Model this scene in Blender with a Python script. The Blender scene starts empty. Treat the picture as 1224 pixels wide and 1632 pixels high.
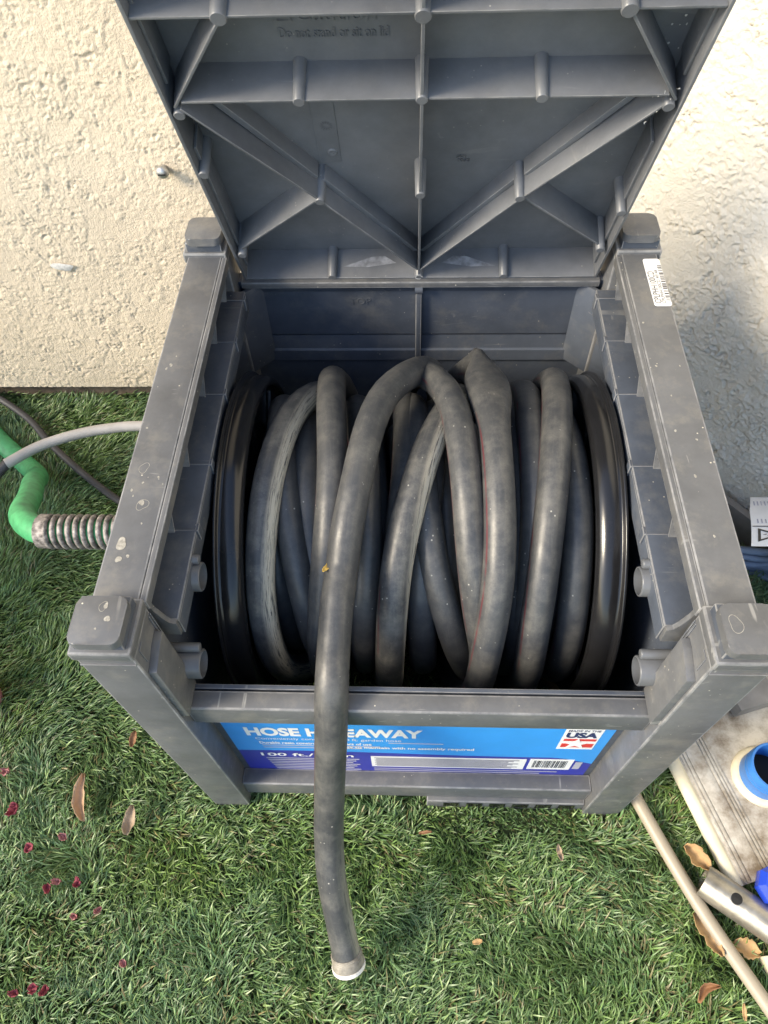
import bpy, bmesh, math, random
import numpy as np
from mathutils import Vector, Matrix
random.seed(7); rng = np.random.default_rng(11)
R = math.radians
scn = bpy.context.scene
col = scn.collection

# ------------------------------------------------------------------ camera
cam_d = bpy.data.cameras.new('camera'); cam = bpy.data.objects.new('camera', cam_d); col.objects.link(cam)
def cam_axes(pitch, yaw, roll):
    F = np.array([0, math.cos(pitch), -math.sin(pitch)]); X = np.array([1., 0, 0]); D = np.array([0, -math.sin(pitch), -math.cos(pitch)])
    F, X = F*math.cos(yaw)+X*math.sin(yaw), X*math.cos(yaw)-F*math.sin(yaw)
    X, D = X*math.cos(roll)+D*math.sin(roll), D*math.cos(roll)-X*math.sin(roll)
    return X, D, F
X, D, F = cam_axes(.97644, -.04074, -.0069)
cam.matrix_world = Matrix(((X[0], -D[0], -F[0], -.00409), (X[1], -D[1], -F[1], -.20737), (X[2], -D[2], -F[2], .99758), (0, 0, 0, 1)))
cam_d.sensor_fit = 'VERTICAL'; cam_d.sensor_height = 36; cam_d.sensor_width = 27
cam_d.lens = 1161.98/1632*36
cam_d.clip_start = .01; cam_d.clip_end = 500
scn.camera = cam

# ------------------------------------------------------------------ light
SUN = Vector((-.75, -.36, .55)).normalized()
wd = bpy.data.worlds.new('World'); scn.world = wd; wd.use_nodes = True
nt = wd.node_tree; bg = nt.nodes['Background']
sky = nt.nodes.new('ShaderNodeTexSky'); sky.sky_type = 'NISHITA'; sky.sun_disc = False
sky.sun_elevation = math.asin(SUN.z); sky.sun_rotation = math.atan2(SUN.x, SUN.y)
nt.links.new(sky.outputs[0], bg.inputs[0]); bg.inputs[1].default_value = .15
sd = bpy.data.lights.new('sun', 'SUN'); sun = bpy.data.objects.new('sun', sd); col.objects.link(sun)
sd.energy = 2.35; sd.angle = R(20); sd.color = (1, .87, .66)
sun.rotation_euler = SUN.to_track_quat('Z', 'Y').to_euler(); sun.location = (-3, -2, 4)
scn.view_settings.view_transform = 'Standard'; scn.view_settings.look = 'None'
scn.view_settings.gamma = 1; scn.view_settings.use_curve_mapping = False
scn.view_settings.exposure = 1.3

# ------------------------------------------------------------------ materials
class NT:
    def __init__(s, name):
        s.m = bpy.data.materials.new(name); s.m.use_nodes = True; s.t = s.m.node_tree
        s.b = s.t.nodes['Principled BSDF']; s.tc = s.t.nodes.new('ShaderNodeTexCoord')
    def n(s, typ, **kw):
        n = s.t.nodes.new(typ)
        for k, v in kw.items(): setattr(n, k, v)
        return n
    def l(s, a, b): s.t.links.new(a, b)
    def noise(s, scale, detail=4, rough=.55, vec=None, dist=0, stretch=None):
        n = s.n('ShaderNodeTexNoise'); n.inputs['Scale'].default_value = scale; n.inputs['Detail'].default_value = detail
        n.inputs['Roughness'].default_value = rough; n.inputs['Distortion'].default_value = dist
        v = vec or s.tc.outputs['Object']
        if stretch:
            mp = s.n('ShaderNodeMapping'); mp.inputs['Scale'].default_value = stretch; s.l(v, mp.inputs[0]); v = mp.outputs[0]
        s.l(v, n.inputs['Vector']); return n.outputs[0]
    def ramp(s, fac, stops):
        r = s.n('ShaderNodeValToRGB'); e = r.color_ramp.elements
        while len(e) < len(stops): e.new(.5)
        for i, (p, c) in enumerate(stops):
            e[i].position = p; e[i].color = (c, c, c, 1) if isinstance(c, (int, float)) else (*c, 1)
        s.l(fac, r.inputs[0]); return r.outputs[0]
    def mix(s, fac, a, b, mode='MIX'):
        m = s.n('ShaderNodeMix', data_type='RGBA', blend_type=mode)
        for sock, v in ((m.inputs[0], fac), (m.inputs[6], a), (m.inputs[7], b)):
            if isinstance(v, (int, float)): sock.default_value = v
            elif isinstance(v, tuple): sock.default_value = (*v, 1)
            else: s.l(v, sock)
        return m.outputs[2]
    def math(s, op, a, b=None):
        m = s.n('ShaderNodeMath', operation=op)
        for i, v in enumerate((a, b)):
            if v is None: continue
            if isinstance(v, (int, float)): m.inputs[i].default_value = v
            else: s.l(v, m.inputs[i])
        return m.outputs[0]
    def attr(s, name): return s.n('ShaderNodeAttribute', attribute_name=name)
    def bump(s, h, strength, dist=.001):
        b = s.n('ShaderNodeBump'); b.inputs['Strength'].default_value = strength; b.inputs['Distance'].default_value = dist
        s.l(h, b.inputs['Height']); s.l(b.outputs[0], s.b.inputs['Normal']); return b
    def color(s, v):
        if isinstance(v, tuple): s.b.inputs['Base Color'].default_value = (*v, 1)
        else: s.l(v, s.b.inputs['Base Color'])
    def rough(s, v):
        if isinstance(v, (int, float)): s.b.inputs['Roughness'].default_value = v
        else: s.l(v, s.b.inputs['Roughness'])

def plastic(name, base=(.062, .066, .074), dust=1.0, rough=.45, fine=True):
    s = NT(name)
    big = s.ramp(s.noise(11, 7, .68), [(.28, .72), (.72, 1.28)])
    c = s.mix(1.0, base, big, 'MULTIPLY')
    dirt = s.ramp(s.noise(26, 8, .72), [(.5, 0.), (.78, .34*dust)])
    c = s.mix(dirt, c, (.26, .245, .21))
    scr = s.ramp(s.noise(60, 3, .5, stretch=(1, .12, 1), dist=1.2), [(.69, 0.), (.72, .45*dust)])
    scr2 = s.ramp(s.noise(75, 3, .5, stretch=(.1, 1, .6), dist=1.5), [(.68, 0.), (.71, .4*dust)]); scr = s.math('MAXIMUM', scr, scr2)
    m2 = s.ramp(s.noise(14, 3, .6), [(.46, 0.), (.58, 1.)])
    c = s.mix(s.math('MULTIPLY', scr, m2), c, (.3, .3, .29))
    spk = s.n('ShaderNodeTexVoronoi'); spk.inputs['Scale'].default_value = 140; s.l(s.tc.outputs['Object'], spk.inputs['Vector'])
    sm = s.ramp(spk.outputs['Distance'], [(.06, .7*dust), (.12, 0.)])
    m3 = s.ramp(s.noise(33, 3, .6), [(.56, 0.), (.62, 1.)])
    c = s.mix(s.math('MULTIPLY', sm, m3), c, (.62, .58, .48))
    s.color(c)
    s.rough(s.ramp(s.noise(40, 6, .7), [(.3, rough-.08), (.7, rough+.14)]))
    s.bump(s.noise(700, 2), .12, .0004)
    return s.m
def simple(name, c, rough=.5, metal=0, var=.15, scale=30, bump=0):
    s = NT(name)
    s.color(s.mix(1.0, c, s.ramp(s.noise(scale, 5, .6), [(.3, 1-var), (.7, 1+var)]), 'MULTIPLY'))
    s.rough(rough); s.b.inputs['Metallic'].default_value = metal
    if bump: s.bump(s.noise(scale*8, 4), bump, .001)
    return s.m

M = {}
M['plastic'] = plastic('grey_resin_shaded', (.070, .083, .108))  # same resin as the next one; interior shade put into a darker, bluer base
M['plastic_lit'] = plastic('grey_resin_weathered_lit', (.112, .116, .123), 1.7, .42)  # same resin, brighter light on outer parts put into the base; extra dust is real
M['plastic_lid'] = plastic('grey_resin_lid', (.150, .157, .170), .6, .36)
s = NT('worn_highlight_edge'); s.color(s.mix(s.ramp(s.noise(40, 6, .7), [(.35, 0.), (.65, 1.)]), (.135, .14, .15), (.29, .29, .29))); s.rough(.4); M['edge'] = s.m  # edge wear and pale edge highlights, both put into this colour
M['reel'] = simple('black_gloss_plastic', (.012, .012, .013), .22, 0, .2)
M['socket'] = simple('socket_plastic', (.11, .116, .126), .36)

def stucco(name, base):
    s = NT(name)
    c = s.mix(1.0, base, s.ramp(s.noise(5, 4, .6), [(.3, .93), (.7, 1.06)]), 'MULTIPLY')
    c = s.mix(s.ramp(s.noise(45, 5, .7), [(.62, 0.), (.8, .25)]), c, (.5, .36, .24))
    s.color(c); s.rough(.92)
    a = s.noise(360, 5, .65); s.bump(a, .8, .0018)
    return s.m
M['stucco'] = stucco('cream_stucco', (.71, .605, .46))
M['stucco_r'] = stucco('pale_stucco', (.66, .625, .55))
M['concrete'] = simple('brown_concrete', (.20, .145, .10), .95, 0, .35, 60, .5)
M['patch'] = simple('white_filler', (.58, .57, .54), .8, 0, .3, 200)
M['steel'] = simple('screw_steel', (.45, .45, .44), .4, .8)

s = NT('turf_soil'); s.color(s.mix(s.noise(60, 6, .7), (.016, .034, .010), (.05, .065, .022))); s.rough(1.0); M['soil'] = s.m
s = NT('turf_blades'); a = s.attr('tint'); s.color(a.outputs['Color']); s.rough(.42)
s.b.inputs['Subsurface Weight'].default_value = 0
M['grass'] = s.m

s = NT('hose_rubber')      # ang: angle round the hose, dirt: how dusty the length is
an = s.attr('ang'); dr = s.attr('dirt'); ln = s.attr('run')
cmb = s.n('ShaderNodeCombineXYZ'); s.l(s.math('MULTIPLY', s.math('PINGPONG', an.outputs['Fac'], .5), 34.), cmb.inputs[0]); s.l(s.math('MULTIPLY', ln.outputs['Fac'], 30.), cmb.inputs[1])
cm2 = s.n('ShaderNodeCombineXYZ'); s.l(s.math('MULTIPLY', s.math('PINGPONG', an.outputs['Fac'], .5), 60.), cm2.inputs[0]); s.l(s.math('MULTIPLY', ln.outputs['Fac'], 34.), cm2.inputs[1])
base = s.mix(s.ramp(s.noise(55, 8, .75), [(.35, 0.), (.75, 1.)]), (.042, .045, .050), (.074, .074, .072))
streak = s.math('ADD', s.math('MULTIPLY', s.ramp(s.noise(34, 9, .78), [(.44, 0.), (.74, 1.)]), .8), s.math('MULTIPLY', s.ramp(s.noise(1., 7, .66, cmb.outputs[0], dist=.2), [(.5, 0.), (.85, 1.)]), .35))
dust = s.math('MULTIPLY', streak, s.math('MULTIPLY', dr.outputs['Fac'], .60))
c = s.mix(dust, base, (.29, .275, .235))
blot = s.ramp(s.noise(1., 8, .75, cm2.outputs[0], dist=.6), [(.40, 0.), (.50, 1.)])
edge = s.ramp(an.outputs['Fac'], [(.20, 0.), (.24, 1.), (.33, 1.), (.43, 0.)])
heavy = s.math('MULTIPLY', s.math('MULTIPLY', blot, edge), s.ramp(dr.outputs['Fac'], [(.75, 0.), (.92, 1.)]))
c = s.mix(heavy, c, (.62, .57, .45))
spk = s.n('ShaderNodeTexVoronoi'); spk.inputs['Scale'].default_value = 150; s.l(s.tc.outputs['Object'], spk.inputs['Vector'])
c = s.mix(s.math('MULTIPLY', s.ramp(spk.outputs['Distance'], [(.08, .8), (.16, 0.)]), s.ramp(s.noise(40, 3), [(.58, 0.), (.63, 1.)])), c, (.5, .48, .42))
red = s.ramp(an.outputs['Fac'], [(.718, 0.), (.724, 1.), (.744, 1.), (.750, 0.)])
c = s.mix(s.math('MULTIPLY', red, s.ramp(s.noise(14, 4, .7), [(.45, 0.), (.6, .75)])), c, (.12, .018, .025))
s.color(c); s.rough(s.ramp(s.noise(60, 7, .7), [(.3, .32), (.7, .50)]))
s.bump(s.noise(260, 5, .7), .2, .001); M['hose'] = s.m
M['worn_thread'] = simple('worn_thread', (.24, .22, .18), .5, 0, .35, 120, .4)
M['white_thread'] = simple('white_fitting', (.76, .74, .68), .5, 0, .25, 90, .3)

def M_blue(name, c): return simple(name, c, .35, 0, .06)
M['lblue'] = M_blue('label_light_blue', (.035, .30, .78)); M['dblue'] = M_blue('label_dark_blue', (.025, .035, .34))
M['lwhite'] = M_blue('label_white', (.8, .8, .8)); M['navy'] = M_blue('label_navy', (.02, .03, .12)); M['lred'] = M_blue('label_red', (.62, .04, .04))
M['dprint'] = M_blue('dark_print', (.16, .16, .22)); M['ink'] = M_blue('black_ink', (.03, .03, .03)); M['lgrey'] = M_blue('label_grey_print', (.42, .42, .5))

def mesh_text_mat(): return M['lwhite']
M['green'] = simple('green_hose', (.060, .31, .125), .5, 0, .35, 60, .2)
M['greyhose'] = simple('grey_pipe', (.40, .38, .36), .55, 0, .15)
M['cable'] = simple('black_cable', (.045, .043, .045), .55)
M['spring'] = simple('rusty_spring', (.26, .235, .22), .5, .3, .8, 150, .7)
s = NT('weathered_aluminium'); al = s.mix(s.ramp(s.noise(22, 8, .72), [(.40, 0.), (.66, 1.)]), (.54, .51, .45), (.17, .13, .085))
s.color(al); s.rough(.55); s.b.inputs['Metallic'].default_value = .15; s.bump(s.noise(260, 4), .25, .001); M['alu'] = s.m
M['cream'] = simple('cream_trim', (.66, .60, .44), .5, 0, .15)
M['greybar'] = simple('grey_bar', (.22, .21, .195), .6, 0, .2)
M['bluepipe'] = simple('blue_plastic', (.03, .165, .50), .42, 0, .1)
M['bluecap'] = simple('blue_gloss', (.02, .06, .50), .2, 0, .1)
M['zinc'] = simple('zinc_tube', (.36, .335, .28), .36, .75, .3, 45, .2)
M['hole'] = simple('dark_inside', (.01, .01, .01), .9)
M['pole'] = simple('tan_pole', (.33, .285, .215), .42, 0, .08)
M['bluegrey'] = simple('blue_grey_cord', (.13, .17, .24), .7, 0, .25)
M['pink'] = simple('pink_plastic', (.62, .24, .24), .5)
def leafmat(name, c1, c2, sc=60):
    s = NT(name); s.color(s.mix(s.noise(sc, 5, .7), c1, c2)); s.rough(.7); s.bump(s.noise(180, 4), .3, .001); return s.m
M['leaf'] = leafmat('dry_leaf', (.50, .34, .16), (.30, .17, .07)); M['leaf_b'] = leafmat('brown_leaf', (.30, .15, .07), (.18, .09, .04))
M['leaf_g'] = leafmat('grey_leaf', (.42, .33, .23), (.22, .15, .09))
M['leaf_t'] = leafmat('tan_leaf', (.52, .36, .23), (.36, .22, .12)); M['yellow'] = leafmat('yellow_scrap', (.70, .48, .12), (.6, .40, .1)); M['petal'] = leafmat('dry_petal', (.30, .045, .07), (.17, .03, .045), 120); M['petal_p'] = leafmat('pale_petal', (.46, .22, .20), (.33, .10, .11), 120)

# ------------------------------------------------------------------ helpers
def tag(o, label=None, cat=None, group=None, kind=None):
    if label: o['label'] = label
    if cat: o['category'] = cat
    if group: o['group'] = group
    if kind: o['kind'] = kind
    return o
def empty(name, loc):
    o = bpy.data.objects.new(name, None); col.objects.link(o); o.location = loc; o.empty_display_size = .02; return o
def root_loc(p):
    while p.parent: p = p.parent
    return np.array(p.location)
def mk(name, V, Fc, mat, parent=None, smooth=False, origin=None, auto=None):
    V = np.asarray(V, float)
    if parent is not None: org = root_loc(parent)
    else: org = np.array(origin) if origin is not None else np.array([(V[:, 0].min()+V[:, 0].max())/2, (V[:, 1].min()+V[:, 1].max())/2, V[:, 2].min()])
    me = bpy.data.meshes.new(name); me.from_pydata((V-org).tolist(), [], [tuple(f) for f in Fc]); me.update()
    me.materials.append(mat if not isinstance(mat, str) else M[mat])
    o = bpy.data.objects.new(name, me); col.objects.link(o)
    if parent is not None: o.parent = parent
    else: o.location = org
    if smooth: me.polygons.foreach_set('use_smooth', [True]*len(me.polygons))
    if auto:
        me.polygons.foreach_set('use_smooth', [True]*len(me.polygons))
        me.set_sharp_from_angle(angle=R(auto))
    return o
def bm_out(bm):
    bmesh.ops.recalc_face_normals(bm, faces=bm.faces)
    bm.verts.index_update()
    V = [v.co[:] for v in bm.verts]; Fc = [[v.index for v in f.verts] for f in bm.faces]; bm.free(); return V, Fc
def boxg(x0, x1, y0, y1, z0, z1, bev=.0015, seg=2):
    bm = bmesh.new()
    bmesh.ops.create_cube(bm, size=1, matrix=Matrix.Translation(((x0+x1)/2, (y0+y1)/2, (z0+z1)/2)) @ Matrix.Diagonal((abs(x1-x0), abs(y1-y0), abs(z1-z0), 1)))
    if bev: bmesh.ops.bevel(bm, geom=bm.edges[:], offset=bev, segments=seg, profile=.6, affect='EDGES', material=1)
    MI[:] = [f.material_index for f in bm.faces]
    return bm_out(bm)
MI = []
def box(name, x0, x1, y0, y1, z0, z1, mat, parent=None, bev=.0015, seg=2, xf=None, **kw):
    V, Fc = boxg(x0, x1, y0, y1, z0, z1, bev, seg)
    if xf: V = [xf(*v) for v in V]
    o = mk(name, V, Fc, mat, parent, auto=40, **kw)
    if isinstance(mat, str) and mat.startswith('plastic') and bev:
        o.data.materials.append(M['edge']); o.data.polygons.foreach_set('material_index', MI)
    return o
def prismg(poly, h0, h1, bev=0, fn=None):
    """poly: (p, q) outline, extruded between h0 and h1; fn maps (p, q, h) to the world"""
    bm = bmesh.new(); n = len(poly)
    a = [bm.verts.new((p, q, h0)) for p, q in poly]; b = [bm.verts.new((p, q, h1)) for p, q in poly]
    bm.faces.new(a[::-1]); bm.faces.new(b)
    for i in range(n): bm.faces.new((a[i], a[(i+1) % n], b[(i+1) % n], b[i]))
    if bev: bmesh.ops.bevel(bm, geom=bm.edges[:], offset=bev, segments=2, profile=.6, affect='EDGES')
    V, Fc = bm_out(bm)
    if fn: V = [fn(*v) for v in V]
    return V, Fc
def rrect(x0, x1, y0, y1, r, n=5):
    out = []
    for cx, cy, a0 in ((x1-r, y1-r, 0), (x0+r, y1-r, 90), (x0+r, y0+r, 180), (x1-r, y0+r, 270)):
        for k in range(n+1):
            a = R(a0+90*k/n); out.append((cx+r*math.cos(a), cy+r*math.sin(a)))
    return out
def frames(P):
    P = np.asarray(P, float); T = np.gradient(P, axis=0); T /= np.linalg.norm(T, axis=1)[:, None]
    u = np.cross(T[0], [0, 0, 1.]);
    if np.linalg.norm(u) < 1e-3: u = np.cross(T[0], [0, 1., 0])
    u /= np.linalg.norm(u); U = [u]
    for i in range(1, len(P)):
        u = U[-1]-T[i]*np.dot(U[-1], T[i]); u /= np.linalg.norm(u); U.append(u)
    U = np.array(U); return T, U, np.cross(T, U)
def tubeg(P, rad, n=16, caps=True, scale2=None, twist=None, FR=None):
    P = np.asarray(P, float); T, U, W = FR or frames(P); m = len(P)
    rad = np.full(m, rad) if np.isscalar(rad) else np.asarray(rad); s2 = np.ones(m) if scale2 is None else np.asarray(scale2)
    tw = np.zeros(m) if twist is None else np.asarray(twist)
    th = np.linspace(0, 2*np.pi, n, endpoint=False)
    V = (P[:, None]+U[:, None]*(np.cos(th[None]+tw[:, None])*rad[:, None])[..., None]+W[:, None]*(np.sin(th[None]+tw[:, None])*(rad*s2)[:, None])[..., None]).reshape(-1, 3)
    Fc = [(i*n+j, i*n+(j+1) % n, (i+1)*n+(j+1) % n, (i+1)*n+j) for i in range(m-1) for j in range(n)]
    if caps: Fc += [tuple(range(n))[::-1], tuple(range((m-1)*n, m*n))]
    return V, Fc
def tube(name, P, rad, mat, parent=None, n=16, smooth_pts=0, **kw):
    if smooth_pts: P = spline(P, smooth_pts)
    if not np.isscalar(rad) and len(rad) != len(P): rad = np.interp(np.linspace(0, 1, len(P)), np.linspace(0, 1, len(rad)), rad)
    V, Fc = tubeg(P, rad, n); return mk(name, V, Fc, mat, parent, auto=50, **kw)
def spline(P, k=8):
    P = np.asarray(P, float); Q = np.vstack([2*P[0]-P[1], P, 2*P[-1]-P[-2]]); out = []
    for i in range(1, len(Q)-2):
        for t in np.linspace(0, 1, k, endpoint=False):
            a, b, c, d = Q[i-1:i+3]
            out.append(.5*((2*b)+(-a+c)*t+(2*a-5*b+4*c-d)*t*t+(-a+3*b-3*c+d)*t**3))
    out.append(P[-1]); return np.array(out)
def lathe_x(prof, n, cy, cz):
    V = []; m = len(prof)
    for i in range(n):
        a = 2*math.pi*i/n
        V += [(x, cy+r*math.sin(a), cz+r*math.cos(a)) for x, r in prof]
    Fc = [(i*m+j, i*m+j+1, ((i+1) % n)*m+j+1, ((i+1) % n)*m+j) for i in range(n) for j in range(m-1)]
    return V, Fc
def cylx(name, x0, x1, cy, cz, r, mat, parent, n=20, hollow=0, **kw):
    b = .0012*(1 if x1 > x0 else -1)
    prof = [(x0, r), (x1-b, r), (x1-b*.3, r-.0005), (x1, r-.0012)]
    prof += [(x1, r-hollow), (x1-(x1-x0)*.6, r-hollow-.001), (x1-(x1-x0)*.6, .0001)] if hollow else [(x1, .0001)]
    V, Fc = lathe_x(prof, n, cy, cz); return mk(name, V, Fc, mat, parent, auto=40, **kw)
def text(name, s, size, mat, parent, fn, extrude=0., bold=0., width=None, align='LEFT'):
    cu = bpy.data.curves.new(name, 'FONT'); cu.body = s; cu.size = size; cu.extrude = extrude; cu.offset = bold; cu.align_x = align; cu.resolution_u = 3
    tmp = bpy.data.objects.new('tmp', cu); col.objects.link(tmp); dg = bpy.context.evaluated_depsgraph_get()
    me = bpy.data.meshes.new_from_object(tmp.evaluated_get(dg)); bpy.data.objects.remove(tmp); bpy.data.curves.remove(cu)
    V = np.array([v.co[:] for v in me.vertices]); Fc = [tuple(p.vertices) for p in me.polygons]; bpy.data.meshes.remove(me)
    if width:
        x0, x1 = V[:, 0].min(), V[:, 0].max(); V[:, 0] = (V[:, 0]-x0)*width/(x1-x0)
    return mk(name, [fn(*v) for v in V], Fc, mat, parent)
def vnoise(x, y, cell, seed):
    g = np.random.default_rng(seed).random((512, 512)); u = np.asarray(x)/cell+1000.37; v = np.asarray(y)/cell+1000.71
    i = np.floor(u).astype(int); j = np.floor(v).astype(int); fu = u-i; fv = v-j
    fu = fu*fu*fu*(fu*(fu*6-15)+10); fv = fv*fv*fv*(fv*(fv*6-15)+10); i %= 512; j %= 512; i1 = (i+1) % 512; j1 = (j+1) % 512
    return (g[i, j]*(1-fu)+g[i1, j]*fu)*(1-fv)+(g[i, j1]*(1-fu)+g[i1, j1]*fu)*fv
def sstep(a, b, t): t = np.clip((t-a)/(b-a), 0, 1); return t*t*(3-2*t)

# ------------------------------------------------------------------ ground
g = mk('lawn', [(-15, -15, 0), (15, -15, 0), (15, 15, 0), (-15, 15, 0)], [(0, 1, 2, 3)], 'soil', origin=(0, 0, 0)); tag(g, kind='structure')

def grass():
    n1, n2 = 360000, 70000
    poly = np.array([(-.68, -.42), (.66, -.40), (.80, .30), (.36, .76), (-1.0, .78)])
    def inside(p):
        r = np.ones(len(p), bool)
        for k in range(len(poly)):
            a, b = poly[k], poly[(k+1) % len(poly)]; r &= ((b[0]-a[0])*(p[:, 1]-a[1])-(b[1]-a[1])*(p[:, 0]-a[0])) > 0
        return r
    p = rng.random((n1, 2))*[1.8, 1.2]+[-1.0, -.42]; p = p[inside(p)]
    q = rng.random((n2, 2))*[3.2, 2.2]+[-1.7, -1.5]; q = q[~inside(q)]
    def clip(p): p = p[p[:, 1] < .725]; return p[~((p[:, 0]*.76+p[:, 1]*.65) > (.28*.76+.71*.65))]
    p = clip(p); q = clip(q)
    hid = (np.abs(p[:, 0]) < .2) & (p[:, 1] > .16) & (p[:, 1] < .48); p = p[~hid | (rng.random(len(p)) < .2)]; n_in = len(p); p = np.vstack([p, q])
    n = len(p); x, y = p.T
    ang = (vnoise(x, y, .10, 3)-.5)*5.5+(vnoise(x, y, .03, 4)-.5)*3+rng.normal(0, .75, n)+.5
    left = sstep(-.1, -.35, x)*sstep(-.1, .15, y); ang = ang*(1-.55*left)+.25*left
    lean = np.clip(rng.normal(1.0, .24, n)+.15*left, .25, 1.42); L = rng.uniform(.013, .029, n)
    L = np.where(np.arange(n) >= n_in, L*1.5, L)
    foot = sstep(.035, .0, np.maximum(np.maximum(-.0-x, x-.225), np.maximum(-.012-y, y-.04)))*(.5+.5*vnoise(x, y, .03, 77)); L = L*(1-.72*foot)
    w = rng.uniform(.00055, .0012, n)*np.where(np.arange(n) >= n_in, 2.2, 1)
    d = np.stack([np.cos(ang), np.sin(ang), np.zeros(n)], 1); side = np.stack([-np.sin(ang), np.cos(ang), np.zeros(n)], 1)
    roll = rng.normal(0, .5, n); side = side*np.cos(roll)[:, None]+np.array([0, 0, 1.])*np.sin(roll)[:, None]
    pts = []; cur = np.c_[x, y, rng.uniform(-.002, .006, n)]; P = [cur]
    for k in range(3):
        a = lean*(.55+.4*k); a = np.minimum(a, 1.62)
        cur = cur+(d*np.sin(a)[:, None]+np.array([0, 0, 1.])*np.cos(a)[:, None])*(L/3)[:, None]; P.append(cur)
    ws = [1., .95, .7]
    V = np.zeros((n, 7, 3))
    for k in range(3):
        V[:, 2*k] = P[k]-side*(w*ws[k])[:, None]; V[:, 2*k+1] = P[k]+side*(w*ws[k])[:, None]
    V[:, 6] = P[3]
    b = np.arange(n)[:, None]*7
    tri = np.array([[0, 1, 3], [0, 3, 2], [2, 3, 5], [2, 5, 4], [4, 5, 6]]); T = (b[:, None]+tri[None]).reshape(-1)
    me = bpy.data.meshes.new('grass'); me.vertices.add(n*7); me.vertices.foreach_set('co', V.reshape(-1)); me.loops.add(len(T)); me.loops.foreach_set('vertex_index', T.astype(np.int32))
    me.polygons.add(len(T)//3); me.polygons.foreach_set('loop_start', np.arange(0, len(T), 3, dtype=np.int32)); me.polygons.foreach_set('loop_total', np.full(len(T)//3, 3, dtype=np.int32)); me.update(calc_edges=True)
    A = np.array([.140, .230, .055]); B = np.array([.110, .195, .078]); Cc = np.array([.235, .325, .125]); Dd = np.array([.19, .17, .075]); E_ = np.array([.055, .115, .030])
    t = np.clip(vnoise(x, y, .09, 8)*1.3-.15+rng.normal(0, .2, n), 0, 1)[:, None]; c = A*(1-t)+B*t
    k = rng.random(n); c = np.where((k < .13)[:, None], Cc, c); c = np.where(((k > .13) & (k < .30))[:, None], E_, c)
    br = (rng.random(n) < .03+.09*(vnoise(x, y, .06, 9) > .66)); c = np.where(br[:, None], Dd, c)
    c = c*rng.uniform(.66, 1.28, n)[:, None]
    c = np.repeat(c[:, None], 7, 1).reshape(-1, 3); c = np.c_[c, np.ones(len(c))]
    at = me.color_attributes.new('tint', 'FLOAT_COLOR', 'POINT'); at.data.foreach_set('color', c.reshape(-1).astype(np.float32))
    me.materials.append(M['grass']); o = bpy.data.objects.new('grass', me); col.objects.link(o)
    tag(o, 'short green turf grass covering the ground around the hose box', 'grass', kind='stuff')
grass()

# ------------------------------------------------------------------ stucco walls
house = empty('house_wall', (.28, .71, 0)); tag(house, 'cream stucco house wall with an inside corner behind the hose box', 'wall')
def axis(fine0, fine1, step, lo, hi):
    return np.concatenate([np.linspace(lo, fine0, 8)[:-1], np.arange(fine0, fine1, step), np.linspace(fine1, hi, 10)])
def relief(u, v, seed):
    wx = (vnoise(u, v, .009, seed)-.5)*.012+(vnoise(u, v, .0045, seed+20)-.5)*.006; wy = (vnoise(u, v, .009, seed+1)-.5)*.012+(vnoise(u, v, .0045, seed+21)-.5)*.006
    a = vnoise(u+wx, v+wy, .016, seed+2)*.4+vnoise(u+wx, v+wy, .045, seed+3)*.6
    msk = sstep(.30, .60, vnoise(u, v, .06, seed+5)*.6+vnoise(u, v, .02, seed+15)*.4)
    q = a*7.; fr = q-np.floor(q); saw = np.where(fr < .93, fr/.93, (1-fr)/.07)
    m1 = sstep(.45, .58, vnoise(u, v, .024, seed+8)*.65+vnoise(u, v, .009, seed+18)*.35)
    h = .0010*saw*m1
    def crack(f, n_, wd): q = f*n_; return np.exp(-((q-np.floor(q)-.5)/wd)**2)
    h -= .0022*crack(a, 6., .055)*m1
    b = vnoise(u+wx*1.3, v+wy*1.3, .011, seed+4); m2 = sstep(.40, .56, vnoise(u, v, .015, seed+28)*.6+vnoise(u, v, .006, seed+38)*.4)
    h -= .0014*crack(b, 2.6, .085)*m2*(.3+.7*msk)
    h += (.0008*vnoise(u, v, .0048, seed+6)+.0006*vnoise(u, v, .0028, seed+9))*(.35+.65*msk)
    h += .003*(vnoise(u, v, .16, seed+7)-.5)
    return h
def wall_panel(us, vs, fn, seed, mat, gain=1.):
    Ug, Vg = np.meshgrid(us, vs, indexing='ij'); h = relief(Ug, Vg, seed)*gain; nu, nv = Ug.shape
    P = fn(Ug, Vg, h).reshape(-1, 3)
    idx = np.arange(nu*nv).reshape(nu, nv); q = np.stack([idx[:-1, :-1], idx[1:, :-1], idx[1:, 1:], idx[:-1, 1:]], -1).reshape(-1, 4)
    return mk('stucco_face', P, q.tolist(), mat, house, smooth=True)
zs = axis(.046, .78, .0018, .045, 2.6)
wall_panel(axis(-.86, .31, .0018, -4, .34), zs, lambda u, v, h: np.stack([u, .708-h, v], -1), 30, 'stucco', .85)
ex, ey = .645, -.764
wall_panel(axis(-.02, .66, .0018, -.05, 3), zs, lambda u, v, h: np.stack([.28+u*ex-h*.764, .71+u*ey-h*.645, v], -1), 60, 'stucco_r', 1.5)
V, Fc = boxg(-4, .40, .722, .85, -.05, 2.55, 0); mk('foundation', V, Fc, 'concrete', house)
V, Fc = prismg([(-.04, -.015), (3, -.015), (3, -.12), (-.04, -.12)], -.05, 2.55, 0, lambda p, q, h: (.28+p*ex-q*.764, .71+p*ey-q*.645, h)); mk('foundation', V, Fc, 'concrete', house)
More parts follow.
